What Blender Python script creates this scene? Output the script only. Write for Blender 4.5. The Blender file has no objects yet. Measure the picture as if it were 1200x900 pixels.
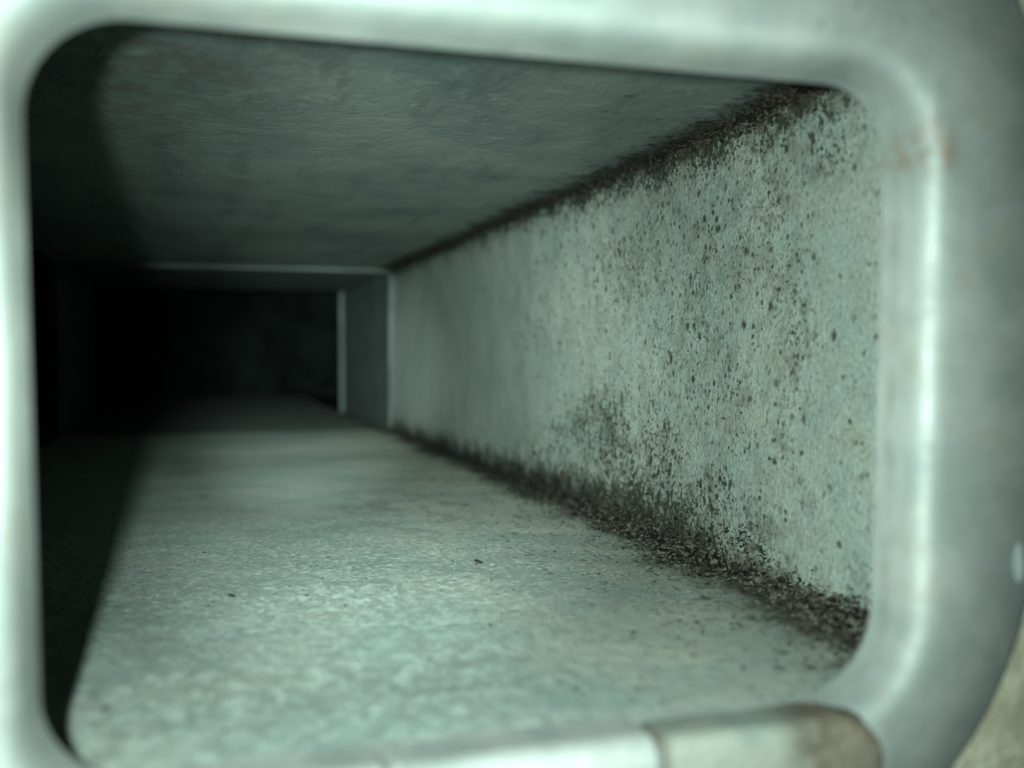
import bpy, bmesh, math, random
from mathutils import Vector, noise
random.seed(7)
scene = bpy.context.scene
R = math.radians
MM = 0.001            # all shapes below are written in millimetres

# ------------------------------------------------------------------ camera
cam_d = bpy.data.cameras.new('camera')
cam = bpy.data.objects.new('camera', cam_d)
scene.collection.objects.link(cam)
scene.camera = cam
cam.location = (0, 0, 0)
cam.rotation_euler = (R(90 - 1.85), 0, R(-17.4))
cam_d.sensor_width = 36
cam_d.lens = 35.2
cam_d.clip_start = 0.005
cam_d.clip_end = 50
cam_d.dof.use_dof = True
cam_d.dof.focus_distance = 0.220
cam_d.dof.aperture_fstop = 12.0

# ------------------------------------------------------------------ world: a dark place, no daylight
world = bpy.data.worlds.new('World')
scene.world = world
world.use_nodes = True
bg = world.node_tree.nodes['Background']
bg.inputs[0].default_value = (0.55, 0.75, 0.7, 1)
bg.inputs[1].default_value = 0.0015

# ------------------------------------------------------------------ the hand torch beside the lens: flood, spill and hot spot
LIGHT = (-0.0145, 0.0, 0.003)
TINT = (0.80, 1.0, 0.915)
def lamp(name, kind, energy, radius, aim=None, angle=None):
    d = bpy.data.lights.new(name, kind)
    d.energy = energy
    d.color = TINT
    d.shadow_soft_size = radius
    o = bpy.data.objects.new(name, d)
    scene.collection.objects.link(o)
    o.location = LIGHT
    if aim is not None:
        d.spot_size = R(angle)
        d.spot_blend = 1.0
        o.rotation_euler = Vector(aim).to_track_quat('-Z', 'Y').to_euler()
    return o
def direction(az, el):
    return (math.sin(R(az)) * math.cos(R(el)), math.cos(R(az)) * math.cos(R(el)), math.sin(R(el)))
lamp('torch_flood', 'POINT', 1.75, 0.0022)
lamp('torch_spill', 'SPOT', 4.1, 0.0022, direction(20, -4.5), 74)
lamp('torch_beam', 'SPOT', 13.0, 0.0022, direction(14, -2.0), 38)
lamp('torch_hot_spot', 'SPOT', 40.0, 0.0022, direction(8, -1.8), 17)

vs = scene.view_settings
vs.view_transform = 'Standard'
vs.look = 'None'
vs.exposure = 0.0
vs.gamma = 1.0
vs.use_curve_mapping = False
scene.cycles.max_bounces = 5
scene.cycles.diffuse_bounces = 1
scene.cycles.glossy_bounces = 2
scene.cycles.use_denoising = True

# ------------------------------------------------------------------ node helpers
class NT:
    def __init__(s, name):
        s.m = bpy.data.materials.new(name)
        s.m.use_nodes = True
        s.t = s.m.node_tree
        s.b = s.t.nodes['Principled BSDF']
        tc = s.t.nodes.new('ShaderNodeTexCoord')
        mp = s.t.nodes.new('ShaderNodeMapping')
        mp.inputs['Scale'].default_value = (1000, 1000, 1000)
        s.t.links.new(tc.outputs['Object'], mp.inputs['Vector'])
        s.p = mp.outputs['Vector']          # position in millimetres
        sp = s.t.nodes.new('ShaderNodeSeparateXYZ')
        s.t.links.new(s.p, sp.inputs[0])
        s.x, s.y, s.z = sp.outputs
    def put(s, v, sock):
        if v is None: return
        if isinstance(v, (int, float)):
            sock.default_value = v
        elif isinstance(v, tuple):
            sock.default_value = v if len(v) == len(sock.default_value) else (*v, 1)
        else:
            s.t.links.new(v, sock)
    def math(s, op, a, b=None, c=None, clamp=False):
        n = s.t.nodes.new('ShaderNodeMath'); n.operation = op; n.use_clamp = clamp
        s.put(a, n.inputs[0]); s.put(b, n.inputs[1]); s.put(c, n.inputs[2])
        return n.outputs[0]
    def add(s, a, b): return s.math('ADD', a, b)
    def sub(s, a, b): return s.math('SUBTRACT', a, b)
    def mul(s, a, b): return s.math('MULTIPLY', a, b)
    def mx(s, a, b): return s.math('MAXIMUM', a, b)
    def sat(s, a): return s.math('ADD', a, 0.0, clamp=True)
    def ramp(s, v, lo, hi, a=0.0, b=1.0, smooth=True):
        n = s.t.nodes.new('ShaderNodeMapRange')
        n.interpolation_type = 'SMOOTHSTEP' if smooth else 'LINEAR'
        s.put(v, n.inputs['Value'])
        for k, q in (('From Min', lo), ('From Max', hi), ('To Min', a), ('To Max', b)): s.put(q, n.inputs[k])
        return n.outputs[0]
    def scaled(s, sx, sy, sz, off=(0, 0, 0), vec=None):
        mp = s.t.nodes.new('ShaderNodeMapping')
        mp.inputs['Scale'].default_value = (sx, sy, sz)
        mp.inputs['Location'].default_value = off
        s.t.links.new(vec or s.p, mp.inputs['Vector'])
        return mp.outputs[0]
    def side_on(s, vec):
        sp = s.t.nodes.new('ShaderNodeSeparateXYZ'); s.t.links.new(vec, sp.inputs[0])
        c = s.t.nodes.new('ShaderNodeCombineXYZ')
        s.t.links.new(sp.outputs[1], c.inputs[0]); s.t.links.new(sp.outputs[2], c.inputs[1])
        return c.outputs[0]
    def noise(s, size, detail=4, rough=0.6, dist=0.0, vec=None, w=0.0):
        n = s.t.nodes.new('ShaderNodeTexNoise')
        n.inputs['Scale'].default_value = 1.0 / size
        n.inputs['Detail'].default_value = detail
        n.inputs['Roughness'].default_value = rough
        n.inputs['Distortion'].default_value = dist
        v = vec or s.p
        if w: v = s.scaled(1, 1, 1, (w * 13.7, w * 7.1, w * 3.3), v)
        s.t.links.new(v, n.inputs['Vector'])
        return n.outputs['Fac']
    def warp(s, size, amount, vec=None):
        n = s.t.nodes.new('ShaderNodeTexNoise')
        n.inputs['Scale'].default_value = 1.0 / size
        n.inputs['Detail'].default_value = 3
        s.t.links.new(vec or s.p, n.inputs['Vector'])
        a = s.t.nodes.new('ShaderNodeVectorMath'); a.operation = 'SUBTRACT'
        s.t.links.new(n.outputs['Color'], a.inputs[0]); a.inputs[1].default_value = (.5, .5, .5)
        b = s.t.nodes.new('ShaderNodeVectorMath'); b.operation = 'MULTIPLY_ADD'
        s.t.links.new(a.outputs[0], b.inputs[0]); b.inputs[1].default_value = (amount,) * 3
        s.t.links.new(vec or s.p, b.inputs[2])
        return b.outputs[0]
    def voro(s, size, vec=None, feature='F1', rnd=1.0, flat=False):
        n = s.t.nodes.new('ShaderNodeTexVoronoi'); n.feature = feature; n.voronoi_dimensions = '2D' if flat else '3D'
        n.inputs['Scale'].default_value = 1.0 / size
        n.inputs['Randomness'].default_value = rnd
        s.t.links.new(vec or s.p, n.inputs['Vector'])
        sc = s.t.nodes.new('ShaderNodeSeparateColor')
        if feature == 'F1':
            s.t.links.new(n.outputs['Color'], sc.inputs[0])
        return n.outputs['Distance'], sc.outputs[0], sc.outputs[1]
    def spots(s, size, density, vec, rmin=0.15, rmax=0.45, soft=0.12):
        """round irregular specks; density (0..1) decides how many cells carry one"""
        d, r1, r2 = s.voro(size, vec, flat=True)
        d = s.add(d, s.mul(s.sub(s.noise(size * .28, 2, .7), .5), .5))
        rad = s.ramp(r2, 0, 1, rmin, rmax, smooth=False)
        inside = s.ramp(s.sub(rad, d), -soft, soft)
        on = s.ramp(s.sub(density, r1), -0.02, 0.05)
        return s.mul(s.mul(inside, on), s.ramp(s.math('FRACT', s.mul(r2, 7.3)), 0, 1, .35, 1, smooth=False))
    def blob(s, u, v, u0, v0, ru, rv):
        """soft elliptical patch round (u0, v0): 1 in its middle, 0 at its rim"""
        a = s.mul(s.sub(u, u0), 1.0 / ru); b = s.mul(s.sub(v, v0), 1.0 / rv)
        return s.ramp(s.add(s.mul(a, a), s.mul(b, b)), 0, 1, 1, 0)
    def mix(s, f, a, b, mode='MIX'):
        n = s.t.nodes.new('ShaderNodeMix'); n.data_type = 'RGBA'; n.blend_type = mode
        s.put(f, n.inputs[0]); s.put(a, n.inputs[6]); s.put(b, n.inputs[7])
        return n.outputs[2]
    def bump(s, h, strength=0.5, dist=0.0004, prev=None):
        n = s.t.nodes.new('ShaderNodeBump')
        n.inputs['Strength'].default_value = strength
        n.inputs['Distance'].default_value = dist
        s.put(h, n.inputs['Height'])
        if prev is not None: s.t.links.new(prev, n.inputs['Normal'])
        return n.outputs[0]
    def done(s, color, rough, metal=0.0, normal=None, spec=0.5, k=1.0):
        if k != 1.0: color = s.mix(1.0, color, (k, k, k), 'MULTIPLY')
        s.put(color, s.b.inputs['Base Color']); s.put(rough, s.b.inputs['Roughness'])
        s.put(metal, s.b.inputs['Metallic']); s.put(spec, s.b.inputs['Specular IOR Level'])
        if normal is not None: s.t.links.new(normal, s.b.inputs['Normal'])
        return s.m

XW, XL, ZF, ZC = 108.0, -72.0, -45.4, 47.5      # duct: right wall, left wall, floor, ceiling
Y0, Y1, Y2, Y3 = 110.0, 578.0, 772.0, 1100.0    # flange back, first joint, second joint, end of chamber

# ------------------------------------------------------------------ materials
def mat_wall():
    s = NT('galvanised_wall_with_mould')
    mid = s.noise(10, 4, .62); fine = s.noise(1.0, 4, .75)
    yy = s.add(s.y, s.mul(s.sub(mid, .5), 30)); zz = s.add(s.z, s.mul(s.sub(s.noise(7, 3, .6, w=1), .5), 22))
    nearn = s.ramp(s.add(s.y, s.mul(s.sub(mid, .5), 200)), 270, 390, 1, 0)     # crusty half nearest the opening
    base = s.mix(s.ramp(s.noise(38, 2, .55), .35, .65), (.262, .33, .30), (.318, .37, .332))
    olive = s.mul(s.ramp(mid, .42, .66), s.ramp(s.y, 330, 190, 0, .45))
    base = s.mix(olive, base, (.335, .35, .265))
    base = s.mix(s.mul(s.ramp(fine, .52, .68), s.ramp(nearn, 0, 1, .05, .42)), base, (.50, .575, .51))
    base = s.mix(s.mul(s.ramp(fine, .49, .34), s.ramp(nearn, 0, 1, .05, .62)), base, (.115, .13, .108))
    hz = s.sub(s.z, ZF); hc = s.sub(ZC, s.z)
    # where the mould has settled: thick at the foot, patches higher up, a fringe under the ceiling
    foot = s.mul(s.ramp(s.add(hz, s.mul(s.sub(mid, .5), 26)), 0, 30, 1, 0), s.mul(s.ramp(s.y, 150, 215, .12, 1), s.ramp(s.y, 300, 420, 1, .45)))
    d = s.mul(foot, .9)
    for (y0, z0, ry, rz, k) in ((222, -24, 16, 20, .62), (262, -24, 48, 19, .62), (300, -30, 45, 16, .45), (198, -36, 40, 14, .5),
                                (178, 29, 22, 14, .40), (196, 20, 18, 17, .42), (168, 4, 13, 34, .36), (240, 24, 60, 22, .32),
                                (205, -2, 60, 40, .26), (160, 36, 32, 8, .4), (290, 6, 70, 40, .16)):
        d = s.mx(d, s.mul(s.blob(yy, zz, y0, z0, ry, rz), k))
    fringe = s.mul(s.ramp(s.add(hc, s.mul(s.sub(mid, .5), 16)), 0, 16, 1, 0), s.ramp(s.y, 125, 200, .5, .85))
    d = s.mx(d, fringe)
    d = s.add(s.mul(d, 1.12), s.mul(nearn, s.ramp(s.noise(20, 3, .6, w=14),   .38, .62, .12, .36)))
    d = s.mul(d, s.ramp(s.y, 115, 160, .75, 1))
    # specks: noise cut at a level that falls as the mould thickens, so they grow and run together
    n1 = s.noise(1.75, 3, .64, .3, None, 11); n2 = s.noise(.85, 3, .66, .2, None, 12)
    t1 = s.sub(.765, s.mul(d, .24)); t2 = s.sub(.77, s.mul(d, .25))
    k1 = s.ramp(s.sub(n1, t1), -.02, .06); k2 = s.ramp(s.sub(n2, t2), -.01, .05)
    wp = s.side_on(s.warp(1.5, 1.0))
    scat = s.add(s.mul(s.mul(d, nearn), .6), s.mul(nearn, .03))
    lone = s.mx(s.spots(9, .16, wp, .01, .09, .03), s.mx(s.spots(3.0, scat, wp, .02, .30, .12), s.spots(1.7, s.mul(scat, .9), wp, .02, .34, .14)))
    specks = s.sat(s.add(s.mx(k1, lone), s.mul(k2, .8)))
    smudge = s.mul(s.sat(s.mul(d, 1.0)), s.ramp(s.noise(4.6, 4, .7, w=7), .42, .64))
    col = s.mix(s.mul(smudge, .75), base, (.12, .115, .085))
    spcol = s.mix(mid, (.016, .019, .015), (.055, .052, .036))
    col = s.mix(s.mul(specks, .93), col, spcol)
    # matted grime along floor and ceiling
    jag = s.add(s.mul(s.sub(s.noise(8, 4, .65, w=3), .5), 20), s.mul(s.sub(n2, .5), 26))
    g1 = s.ramp(s.add(hz, jag), s.ramp(s.y, 120, 240, -5, 2), s.ramp(s.y, 120, 240, 1.5, 9), 1, 0)
    g2 = s.ramp(s.add(hc, jag), -1.5, 5.5, 1, 0)
    g = s.mx(g1, s.mul(g2, .92))
    gcol = s.mix(s.ramp(fine, .35, .68), (.008, .008, .0065), s.mix(s.ramp(s.y, 180, 290), (.075, .067, .05), (.02, .02, .0165)))
    col = s.mix(s.mul(g, .95), col, gcol)
    rough_part = s.ramp(s.y, 420, 290, .10, 1)
    h = s.mul(s.add(s.mul(fine, .5), s.mul(n2, .3)), rough_part)
    h = s.add(h, s.mul(specks, .12))
    n = s.bump(h, .75, .001)
    dirty = s.mx(specks, g)
    return s.done(col, s.ramp(dirty, 0, 1, .58, .95), s.ramp(s.mx(nearn, g), 0, 1, .30, 0.0), n, s.ramp(dirty, 0, 1, .35, .04), .55)

def mat_floor():
    s = NT('galvanised_floor_with_scale')
    wp = s.warp(4, 3.0)
    mid = s.noise(11, 4, .6); fine = s.noise(1.2, 4, .74); gr = s.noise(.5, 2, .7)
    near = s.ramp(s.add(s.y, s.mul(s.sub(mid, .5), 120)), 185, 300, 1, 0)
    col = s.mix(s.ramp(s.noise(45, 2, .55), .35, .65), (.26, .33, .295), (.33, .37, .325))
    warm = s.ramp(s.add(s.x, s.mul(s.sub(mid, .5), 70)), 40, 100)
    col = s.mix(s.mul(warm, .6), col, (.35, .35, .26))
    # white zinc scale, in worm-like flakes close to the opening
    rg = s.noise(3.0, 5, .72, .5, s.scaled(1.05, .65, 1, vec=wp))
    left = s.ramp(s.x, 75, 30, .25, 1)
    scale = s.mul(s.ramp(rg, .51, .61), s.mul(near, left))
    col = s.mix(s.mul(scale, .62), col, (.47, .575, .53))
    col = s.mix(s.mul(s.mul(s.ramp(rg, .50, .40), s.mul(near, left)), .38), col, (.13, .165, .148))
    # bare bluish patch and fine pale and dark flecks in the middle
    patch = s.mul(s.ramp(s.noise(30, 3, .55, w=9), .46, .62), s.ramp(s.y, 420, 260))
    col = s.mix(s.mul(patch, .5), col, (.19, .26, .245))
    zone = s.mul(s.ramp(s.y, 400, 240), s.ramp(s.y, 130, 190))
    col = s.mix(s.mul(s.ramp(fine, .54, .68), s.mul(zone, .85)), col, (.66, .74, .68))
    col = s.mix(s.mul(s.ramp(fine, .46, .32), s.mul(zone, .55)), col, (.12, .15, .13))
    # damp prints further in
    pr = s.mul(s.blob(s.x, s.y, 56, 278, 26, 62), s.ramp(s.noise(4.5, 3, .55, .3, s.scaled(.8, .42, 1), 6), .50, .58))
    col = s.mix(s.mul(pr, .42), col, (.095, .122, .112))
    # specks, thicker towards the wall
    dx = s.sub(XW, s.x)
    dens = s.add(s.ramp(dx, 6, 62, .75, 0), .03)
    sp = s.mx(s.spots(2.2, s.mul(dens, .5), wp, .06, .36, .12), s.spots(4.4, s.mul(dens, .28), wp, .06, .32, .08))
    col = s.mix(s.mul(sp, .85), col, (.045, .043, .034))
    jag = s.add(s.mul(s.sub(s.noise(15, 4, .65, w=3), .5), 34), s.mul(s.sub(fine, .5), 18))
    wide = s.ramp(s.y, 120, 260, 9, 0)
    g = s.ramp(s.sub(s.add(dx, jag), wide), 3, 17, 1, 0)
    gcol = s.mix(s.ramp(fine, .35, .68), (.012, .011, .009), s.mix(s.ramp(s.y, 190, 300), (.115, .10, .074), (.028, .027, .022)))
    col = s.mix(s.mul(g, .9), col, gcol)
    h = s.add(s.mul(fine, s.ramp(s.mx(zone, g), 0, 1, .35, 1.0)), s.mul(gr, .35))
    h = s.add(h, s.mul(s.mul(rg, near), .9))
    n = s.bump(h, .75, .001)
    return s.done(col, .72, 0.0, n, s.ramp(g, 0, 1, .3, .04), .55)

def mat_ceiling():
    s = NT('stained_ceiling_sheet')
    mid = s.noise(8, 4, .6, .5); fine = s.noise(1.5, 4, .7)
    streak = s.noise(9, 4, .65, 0, s.scaled(1, .22, 1)); across = s.noise(2.6, 4, .72, .6, s.scaled(1.1, .55, 1))
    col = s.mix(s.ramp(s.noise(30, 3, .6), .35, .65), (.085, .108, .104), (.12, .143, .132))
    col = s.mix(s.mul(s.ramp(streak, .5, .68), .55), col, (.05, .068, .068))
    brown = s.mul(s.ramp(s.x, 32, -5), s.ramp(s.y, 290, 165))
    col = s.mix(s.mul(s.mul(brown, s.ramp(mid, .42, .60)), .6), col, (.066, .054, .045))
    near = s.ramp(s.y, 330, 180)
    col = s.mix(s.mul(s.mul(s.ramp(across, .54, .68), near), .28), col, (.21, .245, .225))
    scr = s.mul(s.ramp(s.noise(1.3, 2, .6, 0, s.scaled(.07, 1.1, 1)), .69, .75), s.mul(s.ramp(s.y, 260, 190), s.ramp(s.x, 20, 45)))
    col = s.mix(s.mul(scr, .7), col, (.40, .45, .42))
    dx = s.sub(XW, s.x)
    sp = s.spots(3.2, s.add(s.ramp(dx, 4, 45, .35, 0), .02), s.warp(3, 2), .06, .34, .12)
    col = s.mix(s.mul(sp, .8), col, (.02, .021, .018))
    jag = s.add(s.mul(s.sub(s.noise(10, 4, .65, w=3), .5), 18), s.mul(s.sub(fine, .5), 14))
    g = s.ramp(s.add(dx, jag), 5, 15, 1, 0)
    col = s.mix(s.mul(g, .94), col, s.mix(s.ramp(fine, .35, .68), (.007, .007, .006), (.05, .042, .032)))
    n = s.bump(s.add(s.mul(fine, .5), s.add(s.mul(across, .28), s.mul(mid, .55))), .7, .001)
    return s.done(col, .52, s.ramp(g, 0, 1, .35, 0), n, s.ramp(g, 0, 1, .45, .03), .92)

def mat_dull(name, a, b, size=14, rough=.7, metal=.2, bump=.3, spec=.3):
    s = NT(name)
    col = s.mix(s.ramp(s.noise(size, 5, .65), .35, .65), a, b)
    return s.done(col, rough, metal, s.bump(s.noise(1.6, 4, .7), bump, .0006), spec)

def mat_flange():
    s = NT('cast_aluminium_flange')
    brush = s.noise(5.0, 4, .62, 0, s.scaled(.4, 1, 1.1))
    big = s.noise(13, 4, .62); fine = s.noise(1.0, 3, .65)
    col = s.mix(s.ramp(big, .35, .66), (.12, .139, .132), (.165, .18, .168))
    col = s.mix(s.mul(s.ramp(brush, .45, .68), .3), col, (.088, .103, .098))
    col = s.mix(s.mul(s.ramp(s.noise(6, 4, .65, w=4), .55, .70), .35), col, (.15, .136, .10))
    scuff = s.ramp(s.noise(1.6, 3, .6, .3, s.scaled(1, 1, .12), 5), .62, .70)
    col = s.mix(s.mul(scuff, .22), col, (.25, .27, .258))
    # one brown stain in the upper right corner of the rim, a patchy dark line along its inner face
    rust = s.mul(s.blob(s.x, s.z, 87, 25, 3.2, 5), s.ramp(s.noise(2.2, 3, .6), .38, .6))
    col = s.mix(s.mul(rust, .8), col, (.105, .075, .05))
    groove = s.mul(s.ramp(s.math('ABSOLUTE', s.sub(s.y, 107.7)), .3, 1.0, 1, 0), s.ramp(s.noise(5, 4, .65, w=9), .40, .62))
    col = s.mix(s.mul(groove, .35), col, (.085, .082, .06))
    n = s.bump(s.noise(17, 1, .5, w=3), .5, .0012)
    return s.done(col, s.ramp(brush, .3, .7, .60, .72), .34, n, .4)

def mat_tab(dirty):
    s = NT('folded_tab_rusty' if dirty else 'folded_tab_clean')
    big = s.noise(7, 4, .6); fine = s.noise(1.0, 4, .7)
    if dirty:
        col = s.mix(s.ramp(big, .4, .62), (.09, .107, .095), (.12, .13, .112))
        e = s.ramp(s.add(s.x, s.mul(s.sub(s.noise(5, 4), .5), 9)), 63, 71)
        col = s.mix(s.mul(e, .85), col, s.mix(s.ramp(s.noise(3, 4, .6, w=2), .4, .65), (.042, .032, .021), (.085, .068, .046)))
        e2 = s.ramp(s.add(s.x, s.mul(s.sub(s.noise(2, 3), .5), 1.5)), 51.2, 49.8)
        col = s.mix(s.mul(e2, .7), col, (.05, .038, .03))
        return s.done(col, .85, 0, s.bump(s.add(fine, big), .6, .0009), .12)
    col = s.mix(s.ramp(big, .4, .62), (.12, .137, .13), (.165, .176, .165))
    return s.done(col, .62, .2, s.bump(s.add(fine, s.mul(big, 2)), .4, .0006), .4)

def mat_crust(name, dark, light):
    s = NT(name)
    d, r1, r2 = s.voro(1.1)
    col = s.mix(s.ramp(r1, 0.25, 1.0), dark, light)
    col = s.mix(s.mul(s.noise(.5, 3, .7), .4), col, dark)
    col = s.mix(s.ramp(s.y, 190, 330, 0, .75), col, dark)
    return s.done(col, .9, 0, s.bump(s.noise(.35, 3, .7), .5, .0003), .05)

def mat_stone():
    s = NT('weathered_plaster')
    a = s.noise(9, 5, .65); b = s.noise(2.5, 4, .7, w=2)
    col = s.mix(s.ramp(a, .35, .65), (.15, .14, .10), (.22, .22, .17))
    col = s.mix(s.mul(s.ramp(b, .5, .7), .5), col, (.27, .23, .165))
    n = s.bump(a, .6, .002); n = s.bump(b, .5, .001, n)
    return s.done(col, .9, 0, n, .2)

M = dict(wall=mat_wall(), floor=mat_floor(), ceiling=mat_ceiling(),
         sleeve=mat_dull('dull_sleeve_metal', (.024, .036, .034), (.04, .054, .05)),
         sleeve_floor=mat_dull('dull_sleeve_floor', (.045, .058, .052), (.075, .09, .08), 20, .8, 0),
         lip=mat_dull('bare_cut_edge', (.009, .012, .011), (.03, .036, .034), 26, .6, .1),
         chamber=mat_dull('shade_black_metal', (.0015, .0022, .002), (.0045, .006, .0055), 40, .95, 0, .3, .03),  # near-black colour stands in for the unlit depth and the shaded left wall
         flange=mat_flange(), tab=mat_tab(False), tab_rust=mat_tab(True),
         crust=mat_crust('brown_dirt_crust', (.004, .004, .0035), (.105, .098, .080)),
         soot=mat_crust('black_mould_crust', (.005, .005, .004), (.045, .037, .028)),
         grit=mat_crust('dark_grit', (.012, .012, .010), (.04, .035, .028)),
         stone=mat_stone(),
         seal=mat_dull('grey_sealant', (.085, .10, .098), (.11, .126, .122), 5, .85, 0, .3, .1))

# ------------------------------------------------------------------ object helpers
def link(name, bm, mat, parent=None, smooth=False):
    me = bpy.data.meshes.new(name)
    bmesh.ops.recalc_face_normals(bm, faces=bm.faces)
    if smooth:
        bmesh.ops.split_edges(bm, edges=[e for e in bm.edges if len(e.link_faces) == 2 and e.calc_face_angle(0) > 0.9])
    bm.to_mesh(me); bm.free()
    return link_mesh(name, me, mat, parent, smooth)
def link_mesh(name, me, mat, parent=None, smooth=False):
    me.transform(__import__('mathutils').Matrix.Scale(MM, 4))
    if smooth:
        for p in me.polygons: p.use_smooth = True
    me.materials.append(mat)
    o = bpy.data.objects.new(name, me)
    scene.collection.objects.link(o)
    if parent is not None:
        o.parent = parent
        q = parent; off = Vector((0, 0, 0))
        while q is not None:
            off += q.location; q = q.parent
        o.location = -off
    return o
def thing(name, label, cat, base):
    o = bpy.data.objects.new(name, None)
    scene.collection.objects.link(o)
    o.empty_display_size = .01
    o.location = Vector(base) * MM
    o['label'] = label; o['category'] = cat
    return o
def tag(o, label=None, cat=None, kind=None, group=None):
    if label: o['label'] = label
    if cat: o['category'] = cat
    if kind: o['kind'] = kind
    if group: o['group'] = group
    return o
def box(bm, x0, x1, y0, y1, z0, z1, bev=0.0):
    v = [bm.verts.new((x, y, z)) for x in (x0, x1) for y in (y0, y1) for z in (z0, z1)]
    fs = [bm.faces.new([v[i] for i in q]) for q in ((0, 1, 3, 2), (4, 6, 7, 5), (0, 4, 5, 1), (2, 3, 7, 6), (0, 2, 6, 4), (1, 5, 7, 3))]
    if bev:
        es = list({e for f in fs for e in f.edges})
        bmesh.ops.bevel(bm, geom=es, offset=bev, segments=2, affect='EDGES', profile=.6)
    return bm
def sheet(u0, u1, v0, v1, du, dv, fn):
    """grid of points fn(u, v) -> (x, y, z), as a bmesh"""
    bm = bmesh.new()
    nu = max(1, int((u1 - u0) / du)); nv = max(1, int((v1 - v0) / dv))
    g = [[bm.verts.new(fn(u0 + (u1 - u0) * i / nu, v0 + (v1 - v0) * j / nv)) for j in range(nv + 1)] for i in range(nu + 1)]
    for i in range(nu):
        for j in range(nv):
            bm.faces.new((g[i][j], g[i + 1][j], g[i + 1][j + 1], g[i][j + 1]))
    return bm, g
def thick_sheet(name, u0, u1, v0, v1, du, dv, fn, out, mat, parent):
    bm, g = sheet(u0, u1, v0, v1, du, dv, fn)
    edge = [e for e in bm.edges if e.is_boundary]
    r = bmesh.ops.extrude_edge_only(bm, edges=edge)
    for v in r['geom']:
        if isinstance(v, bmesh.types.BMVert): v.co += Vector(out)
    bmesh.ops.holes_fill(bm, edges=[e for e in bm.edges if e.is_boundary], sides=0)
    return link(name, bm, mat, parent, True)
def nz(x, y, z, s): return noise.noise(Vector((x / s, y / s, z / s)))

# ------------------------------------------------------------------ first duct section
duct = thing('duct_section', 'mouldy galvanised duct section directly behind the flange opening', 'duct', (34, Y0, ZF))
def wall_fn(y, z):
    lump = nz(y, z, 1.3, 60) * 1.2 + nz(y, z, 7.7, 9) * .25
    h = z - ZF
    if 130 < y < 420: lump += max(0, 1 - h / 16) * (nz(y, z, 3.1, 5) + .5) * .9
    return (XW - lump, y, z)
thick_sheet('side_panel', Y0 + .3, Y1, ZF - 2, ZC + 2, 3, 3, wall_fn, (1.5, 0, 0), M['wall'], duct)
thick_sheet('side_panel', Y0 + .3, Y1, ZF - 2, ZC + 2, 12, 12, lambda y, z: (XL + nz(y, z, 9, 60), y, z), (-1.5, 0, 0), M['chamber'], duct)  # left panel: shade put into its colour, so little light bounces back
def floor_fn(x, y):
    z = nz(x, y, 4.4, 70) * .9 + nz(x, y, 2.2, 14) * .22
    return (x, y, ZF + z * min(1, (Y1 - y) / 30 + .15))
thick_sheet('floor_panel', XL - 1, XW + 1.2, Y0 + .3, Y1, 3, 3, floor_fn, (0, 0, -1.5), M['floor'], duct)
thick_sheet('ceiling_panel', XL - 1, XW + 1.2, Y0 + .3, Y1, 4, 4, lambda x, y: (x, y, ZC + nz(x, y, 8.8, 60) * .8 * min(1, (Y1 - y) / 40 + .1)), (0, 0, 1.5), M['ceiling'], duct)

# ------------------------------------------------------------------ sleeve section beyond the joint: slightly narrower, its cut edges catch the light
sleeve = thing('duct_sleeve', 'dark metal sleeve section deep inside the duct, past the pale joint line', 'duct', (34, Y1, ZF - 3))
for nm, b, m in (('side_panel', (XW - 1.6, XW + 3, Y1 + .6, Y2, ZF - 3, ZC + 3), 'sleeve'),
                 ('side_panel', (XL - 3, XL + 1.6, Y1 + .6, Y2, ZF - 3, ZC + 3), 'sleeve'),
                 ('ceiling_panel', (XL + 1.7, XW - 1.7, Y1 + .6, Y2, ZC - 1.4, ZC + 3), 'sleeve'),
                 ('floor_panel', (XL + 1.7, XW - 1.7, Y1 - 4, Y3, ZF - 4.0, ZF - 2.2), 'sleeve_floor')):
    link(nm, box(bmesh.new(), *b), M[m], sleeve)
link('joint_edge', box(bmesh.new(), XW - 1.9, XW - 1.0, Y1 - .6, Y1 + .4, ZF + 1, ZC - .6, .2), M['lip'], sleeve)
link('joint_edge', box(bmesh.new(), XL + .6, XL + 2.0, Y1 - .6, Y1 + .4, ZF + 1, ZC - .6, .2), M['lip'], sleeve)
link('joint_edge', box(bmesh.new(), XL + 2.2, XW - 8, Y1 - .6, Y1 + .4, ZC - 1.6, ZC - .8, .2), M['lip'], sleeve)
link('end_lip', box(bmesh.new(), XW - 4.2, XW - 1.2, Y2 + .2, Y2 + 1.2, ZF - 2, ZC - 2, .2), M['sleeve'], sleeve)

# ------------------------------------------------------------------ dark chamber at the far end
chamber = thing('duct_end_box', 'black end of the duct beyond the sleeve, almost lost in darkness', 'duct', (34, Y3, ZF - 3))
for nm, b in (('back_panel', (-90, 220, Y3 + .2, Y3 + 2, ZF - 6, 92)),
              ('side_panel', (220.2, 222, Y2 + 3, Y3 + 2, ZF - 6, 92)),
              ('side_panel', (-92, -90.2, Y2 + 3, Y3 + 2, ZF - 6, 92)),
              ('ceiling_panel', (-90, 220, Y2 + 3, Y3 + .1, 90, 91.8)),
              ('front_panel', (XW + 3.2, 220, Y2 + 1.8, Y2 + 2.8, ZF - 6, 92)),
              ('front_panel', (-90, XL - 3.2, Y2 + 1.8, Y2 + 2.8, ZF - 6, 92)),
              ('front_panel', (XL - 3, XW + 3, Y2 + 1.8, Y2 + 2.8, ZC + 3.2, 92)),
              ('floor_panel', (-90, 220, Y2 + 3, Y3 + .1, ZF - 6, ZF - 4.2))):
    link(nm, box(bmesh.new(), *b), M['chamber'], chamber)

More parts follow.
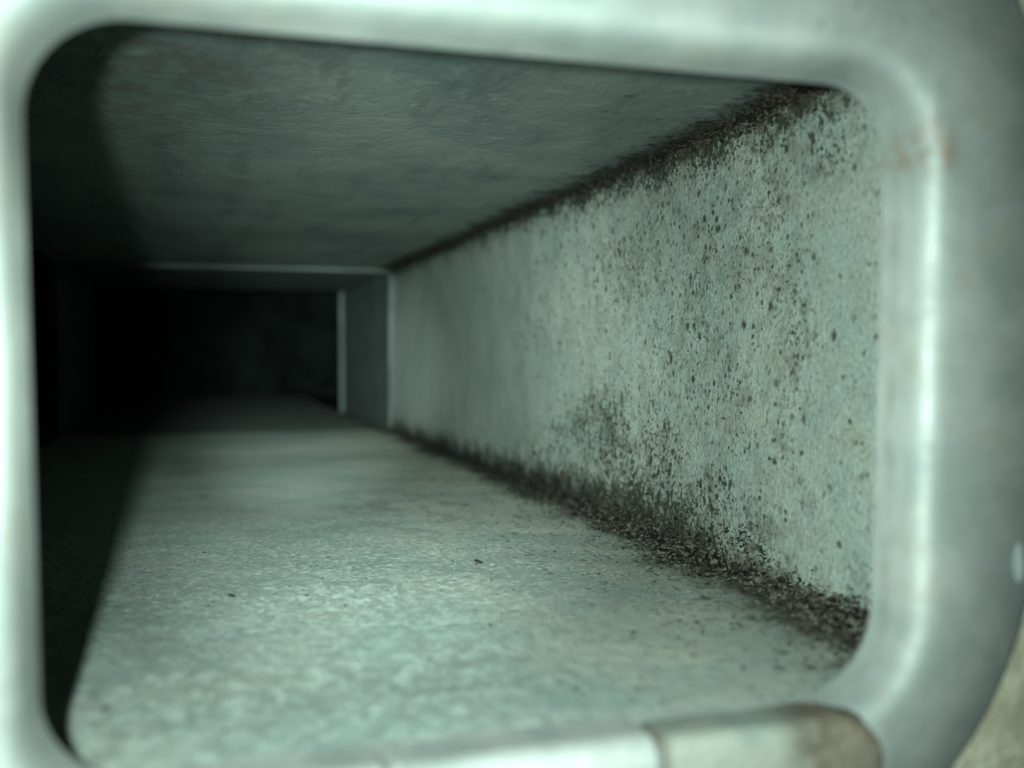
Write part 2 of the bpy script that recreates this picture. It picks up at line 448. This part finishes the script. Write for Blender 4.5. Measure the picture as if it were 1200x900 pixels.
# ------------------------------------------------------------------ flange: rounded window with a stepped rim
def rounded(x0, x1, z0, z1, r, n):
    """outline, counter-clockwise seen from the camera; r = (bl, br, tr, tl)"""
    pts = []
    for (cx, cz, rr, a0) in ((x0 + r[0], z0 + r[0], r[0], 180), (x1 - r[1], z0 + r[1], r[1], 270), (x1 - r[2], z1 - r[2], r[2], 0), (x0 + r[3], z1 - r[3], r[3], 90)):
        for k in range(n + 1):
            a = R(a0 + 90 * k / n)
            pts.append(Vector((cx + rr * math.cos(a), cz + rr * math.sin(a))))
    return pts
def opening(o):
    """opening outline grown outward by o, leaning a little as the casting does"""
    pts = rounded(-16 - o, 84.2 + o, -44 - o, 33.8 + o, (9 + o, 11 + o, 9.5 + o, 10.5 + o), 14)
    res = []
    for p in pts:
        t = (p.y + 5) / 39
        res.append(Vector((p.x + (-.65 if p.x < 34 else .95) * t * .8, p.y)))
    return res
YF = 102.0
flange = thing('duct_flange', 'pale cast metal flange with a rounded rectangular window, out of focus in front', 'flange', (34, YF, -65))
prof = [(0.0, Y0), (.2, 108.5), (.5, 106.6), (.85, 104.8), (1.15, 103.8), (1.6, 103.0), (2.3, 102.4), (3.2, 102.1), (4.4, YF)]
bm = bmesh.new()
rings = [[bm.verts.new((p.x, y, p.y)) for p in opening(o)] for o, y in prof]
n = len(rings[0])
outer = rounded(-36, 103.3, -66.5, 71, (38, 46, 46, 38), 14)
rings.append([bm.verts.new((p.x, YF, p.y)) for p in rounded(-35.4, 102.7, -65.9, 70.4, (37.4, 45.4, 45.4, 37.4), 14)])
rings.append([bm.verts.new((p.x, YF + .6, p.y)) for p in outer])
rings.append([bm.verts.new((p.x, Y0, p.y)) for p in outer])
for a, b in zip(rings, rings[1:] + rings[:1]):
    for i in range(n):
        bm.faces.new((a[i], a[(i + 1) % n], b[(i + 1) % n], b[i]))
fl = link('plate', bm, M['flange'], flange, True)
# folded tabs hooked over the lower rim
def tab(x0, x1, round_right, mat, y_front, ztop):
    """sheet strip: inner tongue on the rim, bend, front face hanging down"""
    b = bmesh.new()
    path = [(109.7, ztop - .35), (106, ztop - .25), (y_front + 3.2, ztop - .1), (y_front + 1.6, ztop - .02), (y_front + .7, ztop - .4), (y_front + .2, ztop - 1.1), (y_front, ztop - 2.2), (y_front, ztop - 7), (y_front + .2, ztop - 16)]
    nx = 12; g = []
    for i in range(nx + 1):
        x = x0 + (x1 - x0) * i / nx
        row = []
        for y, z in path:
            drop = 0
            if round_right:
                e = max(0, (x - (x1 - 3.5)) / 3.5)
                drop = 3.0 * (1 - math.sqrt(max(0, 1 - e * e)))
            w = nz(x, z, 3.3, 9) * .18
            row.append(b.verts.new((x, y + w + (drop * .6 if y > y_front + 1 else 0), z - drop * (1 if z > ztop - 3 else 0) + w)))
        g.append(row)
    fs = []
    for i in range(nx):
        for j in range(len(path) - 1):
            fs.append(b.faces.new((g[i][j], g[i][j + 1], g[i + 1][j + 1], g[i + 1][j])))
    bmesh.ops.recalc_face_normals(b, faces=b.faces)
    bmesh.ops.solidify(b, geom=b.faces[:], thickness=.7)
    for v in b.verts: v.co.z -= .35
    return link('folded_tab', b, mat, flange, True)
tag(tab(-8, 18.0, False, M['tab'], 101.2, -43.8), 'left tab folded over the lower rim')
tag(tab(18.8, 48.5, False, M['tab'], 101.1, -43.75), 'clean pale tab folded over the lower rim')
tag(tab(49.6, 78.6, True, M['tab_rust'], 100.9, -43.55), 'dirty tab with a brown rusted end')
# dabs of sealant on the outer edge
for (x, z, a, c) in ((99.9, -27.0, .9, 2.6),):
    b = bmesh.new()
    bmesh.ops.create_icosphere(b, subdivisions=3, radius=1)
    for v in b.verts:
        q = v.co.copy()
        k = 1 + .18 * nz(q.x, q.y, q.z + x, .7)
        v.co = Vector((x + q.x * a * k, YF + .1 + q.y * .9 * k, z + q.z * c * k))
    link('sealant_dab', b, M['seal'], flange, True)
# tiny beads added to stand in for glints on the upper rim
b = bmesh.new()
for k in range(26):
    x = random.uniform(20, 95); z = random.uniform(37.5, 49)
    r_ = random.uniform(.12, .3)
    bmesh.ops.create_icosphere(b, subdivisions=2, radius=r_, matrix=__import__('mathutils').Matrix.Translation((x, YF, z)))
tag(link('glint_beads', b, M['lip'], flange, True), kind='stuff')

# ------------------------------------------------------------------ plaster round the flange
b = bmesh.new()
ringsets = []
for k, s_ in enumerate((-2, 0, 2, 5, 9, 14, 20, 28, 40, 60)):
    row = []
    for p in rounded(-36 - s_, 103.3 + s_, -66.5 - s_, 71 + s_, tuple(q + s_ for q in (38, 46, 46, 38)), 40):
        d = nz(p.x, p.y, 2.0, 7) * .9 + nz(p.x, p.y, 5, 2.5) * .35
        row.append(b.verts.new((p.x, 103.6 + d * .5, p.y)))
    ringsets.append(row)
for a, c in zip(ringsets, ringsets[1:]):
    for i in range(len(a)):
        b.faces.new((a[i], a[(i + 1) % len(a)], c[(i + 1) % len(a)], c[i]))
tag(link('wall', b, M['stone'], None, True), kind='structure')

# ------------------------------------------------------------------ dirt: crust along the corners, loose grit
def clod(verts, faces, c, r, flat=1.0, tilt=None):
    """one irregular lump of 20 triangles"""
    base = len(verts)
    rx, ry, rz = r * random.uniform(.6, 1.3), r * random.uniform(.7, 1.7), r * random.uniform(.5, 1.0) * flat
    ca = random.uniform(0, 6.28); co, si = math.cos(ca), math.sin(ca)
    tx, ty = random.uniform(-.5, .5), random.uniform(-.5, .5)
    for v in ICO_V:
        k = random.uniform(.72, 1.25)
        x, y, z = v[0] * rx * k, v[1] * ry * k, v[2] * rz * k
        x, y = x * co - y * si, x * si + y * co
        z += (tx * x + ty * y)
        verts.append((c[0] + x, c[1] + y, c[2] + z))
    faces.extend([(a + base, b_ + base, c_ + base) for a, b_, c_ in ICO_F])
tb = bmesh.new(); bmesh.ops.create_icosphere(tb, subdivisions=1, radius=1)
tb.verts.ensure_lookup_table()
ICO_V = [tuple(v.co) for v in tb.verts]; ICO_F = [tuple(v.index for v in f.verts) for f in tb.faces]; tb.free()
def dirt(name, mat, label, gen, n):
    verts, faces = [], []
    for _ in range(n):
        c, r, flat = gen()
        clod(verts, faces, c, r, flat)
    me = bpy.data.meshes.new(name); me.from_pydata(verts, [], faces)
    return tag(link_mesh(name, me, mat), label, 'dirt', 'stuff')
def lower():
    t = random.random() ** 1.4
    y = 114 + t * 660
    fat = nz(0, y, 0, 26) * .5 + .5
    spread = 2.4 + 4.2 * fat + max(0, 220 - y) * .03
    u = abs(random.gauss(0, 1))
    if random.random() < .12: u *= 2.0
    x = XW - .8 - u * spread
    h = max(0, 2.2 - u * 1.3) * random.random() * (.5 + fat)
    q = random.random()
    if q < .30:                                     # dirt climbing the foot of the wall
        h = abs(random.gauss(0, 2.4 + 3.0 * (nz(5, y, 2, 14) * .5 + .5))) * (1 if y > 170 else .45)
        x = wall_fn(y, ZF + h)[0] - .15 if y < Y1 else XW - 1.8
    r = random.uniform(.12, .36) * (1.35 - .5 * min(1, (y - 110) / 300))
    if random.random() < .05 and y < 240: r *= 1.8
    return (x, y, (ZF if y < Y1 else ZF - 2.2) +   .15 + h), r, .6
dirt('corner_dirt', M['crust'], 'brown clumped dirt crust along the corner of floor and right wall', lower, 17000)
def upper():
    t = random.random() ** 1.2
    y = 118 + t * 640
    if random.random() < .12: y = random.gauss(575, 14)
    u = abs(random.gauss(0, 1))
    wide = 2.6 + 4.5 * (nz(3, y, 0, 30) * .5 + .5)
    if random.random() < .82:
        return (XW - .4 - u * wide, y, ZC + .35 - random.random() * max(0, 1.4 - u)), random.uniform(.2, .55), .55
    return (XW - .5 - random.random(), y, ZC - u * 1.6), random.uniform(.2, .48), 1.0
dirt('ceiling_mould', M['soot'], 'black mould crust along the corner of ceiling and right wall', upper, 8500)
def grit():
    y = 122 + random.random() ** 1.4 * 420
    if random.random() < .6:
        x = XW - 8 - abs(random.gauss(0, 15))
    else:
        x = random.uniform(-12, XW - 10)
    return (x, y, floor_fn(x, y)[2] + .05), random.uniform(.10, .38), .35
dirt('loose_grit', M['grit'], 'scattered dark specks of grit over the duct floor', grit, 1100)
# a few single flakes lying clear on the floor
for i, (x, y, r_, lab) in enumerate((
        (5.5, 191, 1.05, 'largest dark flake lying alone on the scaly floor, left of centre'),
        (1.2, 330, 1.0, 'small dark chip on the floor close to the shadow edge, furthest in'),
        (57, 205, .8, 'dark chip among grit on the floor right of centre'))):
    verts, faces = [], []
    clod(verts, faces, (0, 0, 0), r_, .3)
    me = bpy.data.meshes.new('dirt_flake'); me.from_pydata(verts, [], faces)
    o = link_mesh('dirt_flake', me, M['grit'])
    o.location = Vector((x, y, floor_fn(x, y)[2] + .15)) * MM
    tag(o, lab, 'flake', None, 'loose flakes on the duct floor')
